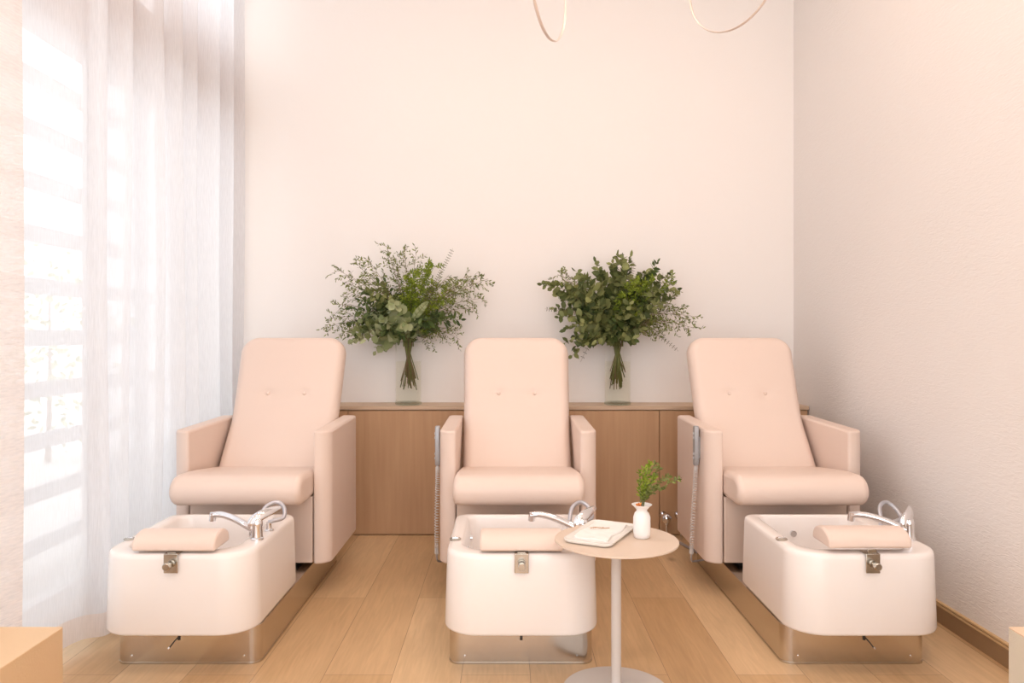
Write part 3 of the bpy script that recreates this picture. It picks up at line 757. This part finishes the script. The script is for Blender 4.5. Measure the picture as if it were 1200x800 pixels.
for P, q, st in [
    (633, 333, 'euca'), (645, 332, 'euca'), (650, 322, 'olive'), (660, 318, 'olive'), (672, 320, 'euca'), (700, 305, 'euca'), (704, 316, 'euca'), (722, 300, 'euca'), (726, 304, 'euca'), (738, 302, 'euca'), (716, 310, 'euca'), (770, 308, 'dark'), (742, 310, 'trail'),
    (684, 325, 'euca'), (665, 335, 'euca'), (655, 345, 'euca'), (650, 360, 'euca'), (652, 372, 'euca'), (662, 386, 'euca'), (672, 395, 'euca'), (676, 380, 'euca'), (690, 392, 'euca'), (698, 398, 'euca'),
    (690, 345, 'euca'), (700, 352, 'euca'), (710, 340, 'euca'), (722, 345, 'euca'), (735, 355, 'euca'), (728, 366, 'euca'), (712, 368, 'euca'), (740, 390, 'euca'), (734, 388, 'euca'), (705, 330, 'euca'),
    (760, 318, 'euca'), (772, 316, 'euca'), (782, 322, 'euca'), (790, 340, 'euca'), (784, 352, 'euca'), (768, 350, 'euca'), (755, 340, 'euca'), (762, 362, 'euca'), (750, 370, 'euca'), (730, 325, 'euca'),
    (738, 328, 'fern'), (748, 330, 'fern'), (755, 338, 'fern'), (742, 340, 'fern'), (764, 330, 'fern'), (790, 326, 'fern'),
    (804, 345, 'olive'), (815, 372, 'olive'), (806, 362, 'olive'), (800, 380, 'olive'), (796, 330, 'olive'), (785, 380, 'olive'), (778, 388, 'olive'), (808, 385, 'olive'), (770, 378, 'olive'),
    (700, 360, 'dark'), (680, 362, 'dark'), (745, 362, 'dark'), (720, 330, 'dark'), (690, 375, 'dark'), (722, 378, 'dark'),
    (668, 416, 'euca'), (664, 402, 'euca'), (676, 405, 'euca'), (742, 398, 'euca'), (716, 398, 'euca'), (704, 402, 'euca'), (752, 384, 'euca'), (765, 374, 'euca'), (690, 402, 'dark'), (728, 396, 'dark'), (670, 360, 'dark'), (802, 412, 'trail'), (680, 424, 'trail'), (636, 362, 'trail'), (744, 304, 'trail')]:
    a, b = px(P, q, RV); right.append((a*random.uniform(0.97, 1.0), b, st))
random.seed(12)
br_ = bouquet(RV[0], RV[1], 'dense silver-leaved eucalyptus bouquet in the vase nearer the right chair', right)
a, b = px(437, 0, LV)
branch(bl, 'long_serrated_leaf', Vector((0.02, 0.0, 0.12)), Vector((-0.01, -0.055, 0.37)), Vector((0.145, -0.22, 0.60)), 'spear')

# sprig in bud vase
random.seed(5)
sp = empty('green_sprig', 'small bunch of fine green sprigs leaning right in the little white vase', 'sprig', (VX, VY, ZT+0.012))
for (tx, tz, ty) in ((0.012, 0.235, 0.0), (0.028, 0.245, -0.01), (0.05, 0.243, 0.0), (0.018, 0.20, -0.02), (0.045, 0.20, -0.01), (0.064, 0.225, 0.01), (0.135, 0.190, 0.0), (0.10, 0.20, 0.01), (-0.006, 0.215, 0.01), (0.035, 0.17, -0.02)):
    bm = NB(); neck = Vector((random.uniform(-0.006, 0.008), random.uniform(-0.006, 0.006), 0.085)); root = Vector((random.uniform(-0.01, 0.01), random.uniform(-0.01, 0.01), 0.02)); tip = Vector((tx, ty, tz))
    P = bez(neck, neck+Vector((0, 0, 0.05)), tip+Vector((-tx*0.35, 0, -0.02)), tip, 14)
    tube(bm, [root]+P, [0.0012]+[0.0012*(1-0.5*i/14) for i in range(15)], 4)
    for k in range(34):
        q = 0.22+0.78*k/34; i = min(12, int(q*14)); p = P[i].lerp(P[i+1], min(1, q*14-i)); t = (P[i+1]-P[i]).normalized()
        side = rnd_unit(); dd = t*0.6+(side-t*side.dot(t)).normalized()*0.8
        leaf(bm, p, dd, Vector((0, -1, 0.4))+rnd_unit()*0.7, random.uniform(0.012, 0.019), random.uniform(0.006, 0.009), 0.1)
    obj('sprig', bm, [M['stem'], M['fern'] if random.random() < 0.6 else M['olive']], sp, smooth=0, recalc=False)
bm = NB()
for k in range(16):
    u = rnd_unit(); u.z = abs(u.z); leaf(bm, Vector((-0.010, -0.010, 0.096)), u, rnd_unit(), 0.015, 0.010)
for f in bm.faces: f.material_index = 0
bo = obj('blossom', bm, M['blossom'], sp, smooth=0, recalc=False); bo['label'] = 'tiny orange blossom'

# ------------------------------------------------------------------ shutoff valves at the cabinet foot
def valve(x, label):
    t = empty('water_valve', label, 'valve', (x, 4.40, 0), 'chrome valves at the cabinet foot')
    bm = NB(); sphere(bm, (0, 0, 0.125), 0.031, 24); obj('ball', bm, M['chrome'], t)
    bm = NB(); tube(bm, [(0, 0.02, 0.125), (0, 0.094, 0.125)], 0.008, 14); tube(bm, [(0, 0.088, 0.125), (0, 0.0945, 0.125)], 0.02, 18); obj('wall_fitting', bm, M['chrome'], t)
    bm = NB(); tube(bm, [(0, 0, 0.10), (0, 0, 0.088), (0, 0, 0.084), (0, 0, 0.0)], [0.012, 0.012, 0.007, 0.007], 14); obj('riser_pipe', bm, M['chrome'], t)
valve(0.935, 'chrome ball-shaped water valve low by the cabinet, in full view')
valve(1.022, 'chrome ball-shaped water valve half hidden behind the right chair')
bm = NB(); tube(bm, spline([(0.950, 4.385, 0.0085), (0.985, 4.32, 0.0085), (1.02, 4.20, 0.0085), (1.06, 4.06, 0.0085), (1.10, 3.998, 0.012)], 8), 0.008, 10)
tag(obj('supply_hose', bm, M['hose']), 'thin grey supply hose on the floor running under the right chair', 'hose')

# ------------------------------------------------------------------ foreground stools
def stool(name, label, x0, x1, y0, y1, h, m, m2):
    t = empty(name, label, 'stool', ((x0+x1)/2, (y0+y1)/2, 0))
    a, b = (x1-x0)/2, (y1-y0)/2
    hb = h if m is m2 else h-0.0035
    bm = NB(); prism_z(bm, rrect(-a, a, -b, b, 0.006, 4), 0.02, hb); obj('body', bm, m, t, bevel=0.002)
    if m is not m2:
        bm = NB(); prism_z(bm, rrect(-a, a, -b, b, 0.006, 4), hb, h); obj('top_pad', bm, m2, t, bevel=0.001)
    for sx in (-1, 1):
        for sy in (-1, 1):
            bm = NB(); tube(bm, [(sx*(a-0.05), sy*(b-0.05), 0), (sx*(a-0.05), sy*(b-0.05), 0.0195)], 0.015, 12); obj('foot', bm, M['black'], t)
stool('cube_stool', 'tan leather cube stool at the bottom left corner in front of the curtain', -1.48, -1.139, 1.43, 1.93, 0.45, M['box_tan'], M['box_tan'])
stool('cube_stool', 'pale woven cube stool at the bottom right corner beside the right wall', 1.287, 1.787, 1.43, 1.93, 0.45, M['box_pale'], M['box_peach'])

# ------------------------------------------------------------------ pendant hoops
def hoop(cx, cy, cz_, R, yaw, roll, label):
    t = empty('hoop_pendant', label, 'pendant', (cx, cy, cz_), 'thin hoops hanging from the ceiling')
    rot = Matrix.Rotation(yaw, 4, 'Z') @ Matrix.Rotation(roll, 4, 'Y')
    bm = NB(); n = 72; pts = [rot @ Vector((R*math.cos(2*PI*i/n), 0, R*math.sin(2*PI*i/n))) for i in range(n)]
    loops = []
    for i in range(n):
        a = 2*PI*i/n; rad = rot @ Vector((math.cos(a), 0, math.sin(a))); ax = rot @ Vector((0, 1, 0))
        loops.append([tuple(pts[i]+rad*0.0035*math.cos(q*PI/4)+ax*0.007*math.sin(q*PI/4)) for q in range(8)])
    loops.append(loops[0]); loft(bm, loops, False, False); bmesh.ops.remove_doubles(bm, verts=bm.verts[:], dist=1e-5)
    obj('hoop', bm, M['brass'], t)
    top = max(pts, key=lambda p: p.z)
    bm = NB(); tube(bm, [top, (top.x, top.y, TOP-cz_-0.01)], 0.0015, 6); obj('cord', bm, M['pole'], t)
    bm = NB(); lathe(bm, [(0.03, TOP-cz_-0.012), (0.032, TOP-cz_-0.004), (0.032, TOP-cz_)], 20, top.x, top.y); obj('ceiling_rose', bm, M['brass'], t)
hoop(0.178, 3.2, 2.70, 0.235, math.radians(68), math.radians(0), 'narrow-looking thin rose metal hoop hanging above the middle chair')
hoop(0.962, 3.2, 2.735, 0.235, math.radians(-55), math.radians(0), 'wider-looking pale metal hoop hanging near the right wall corner')
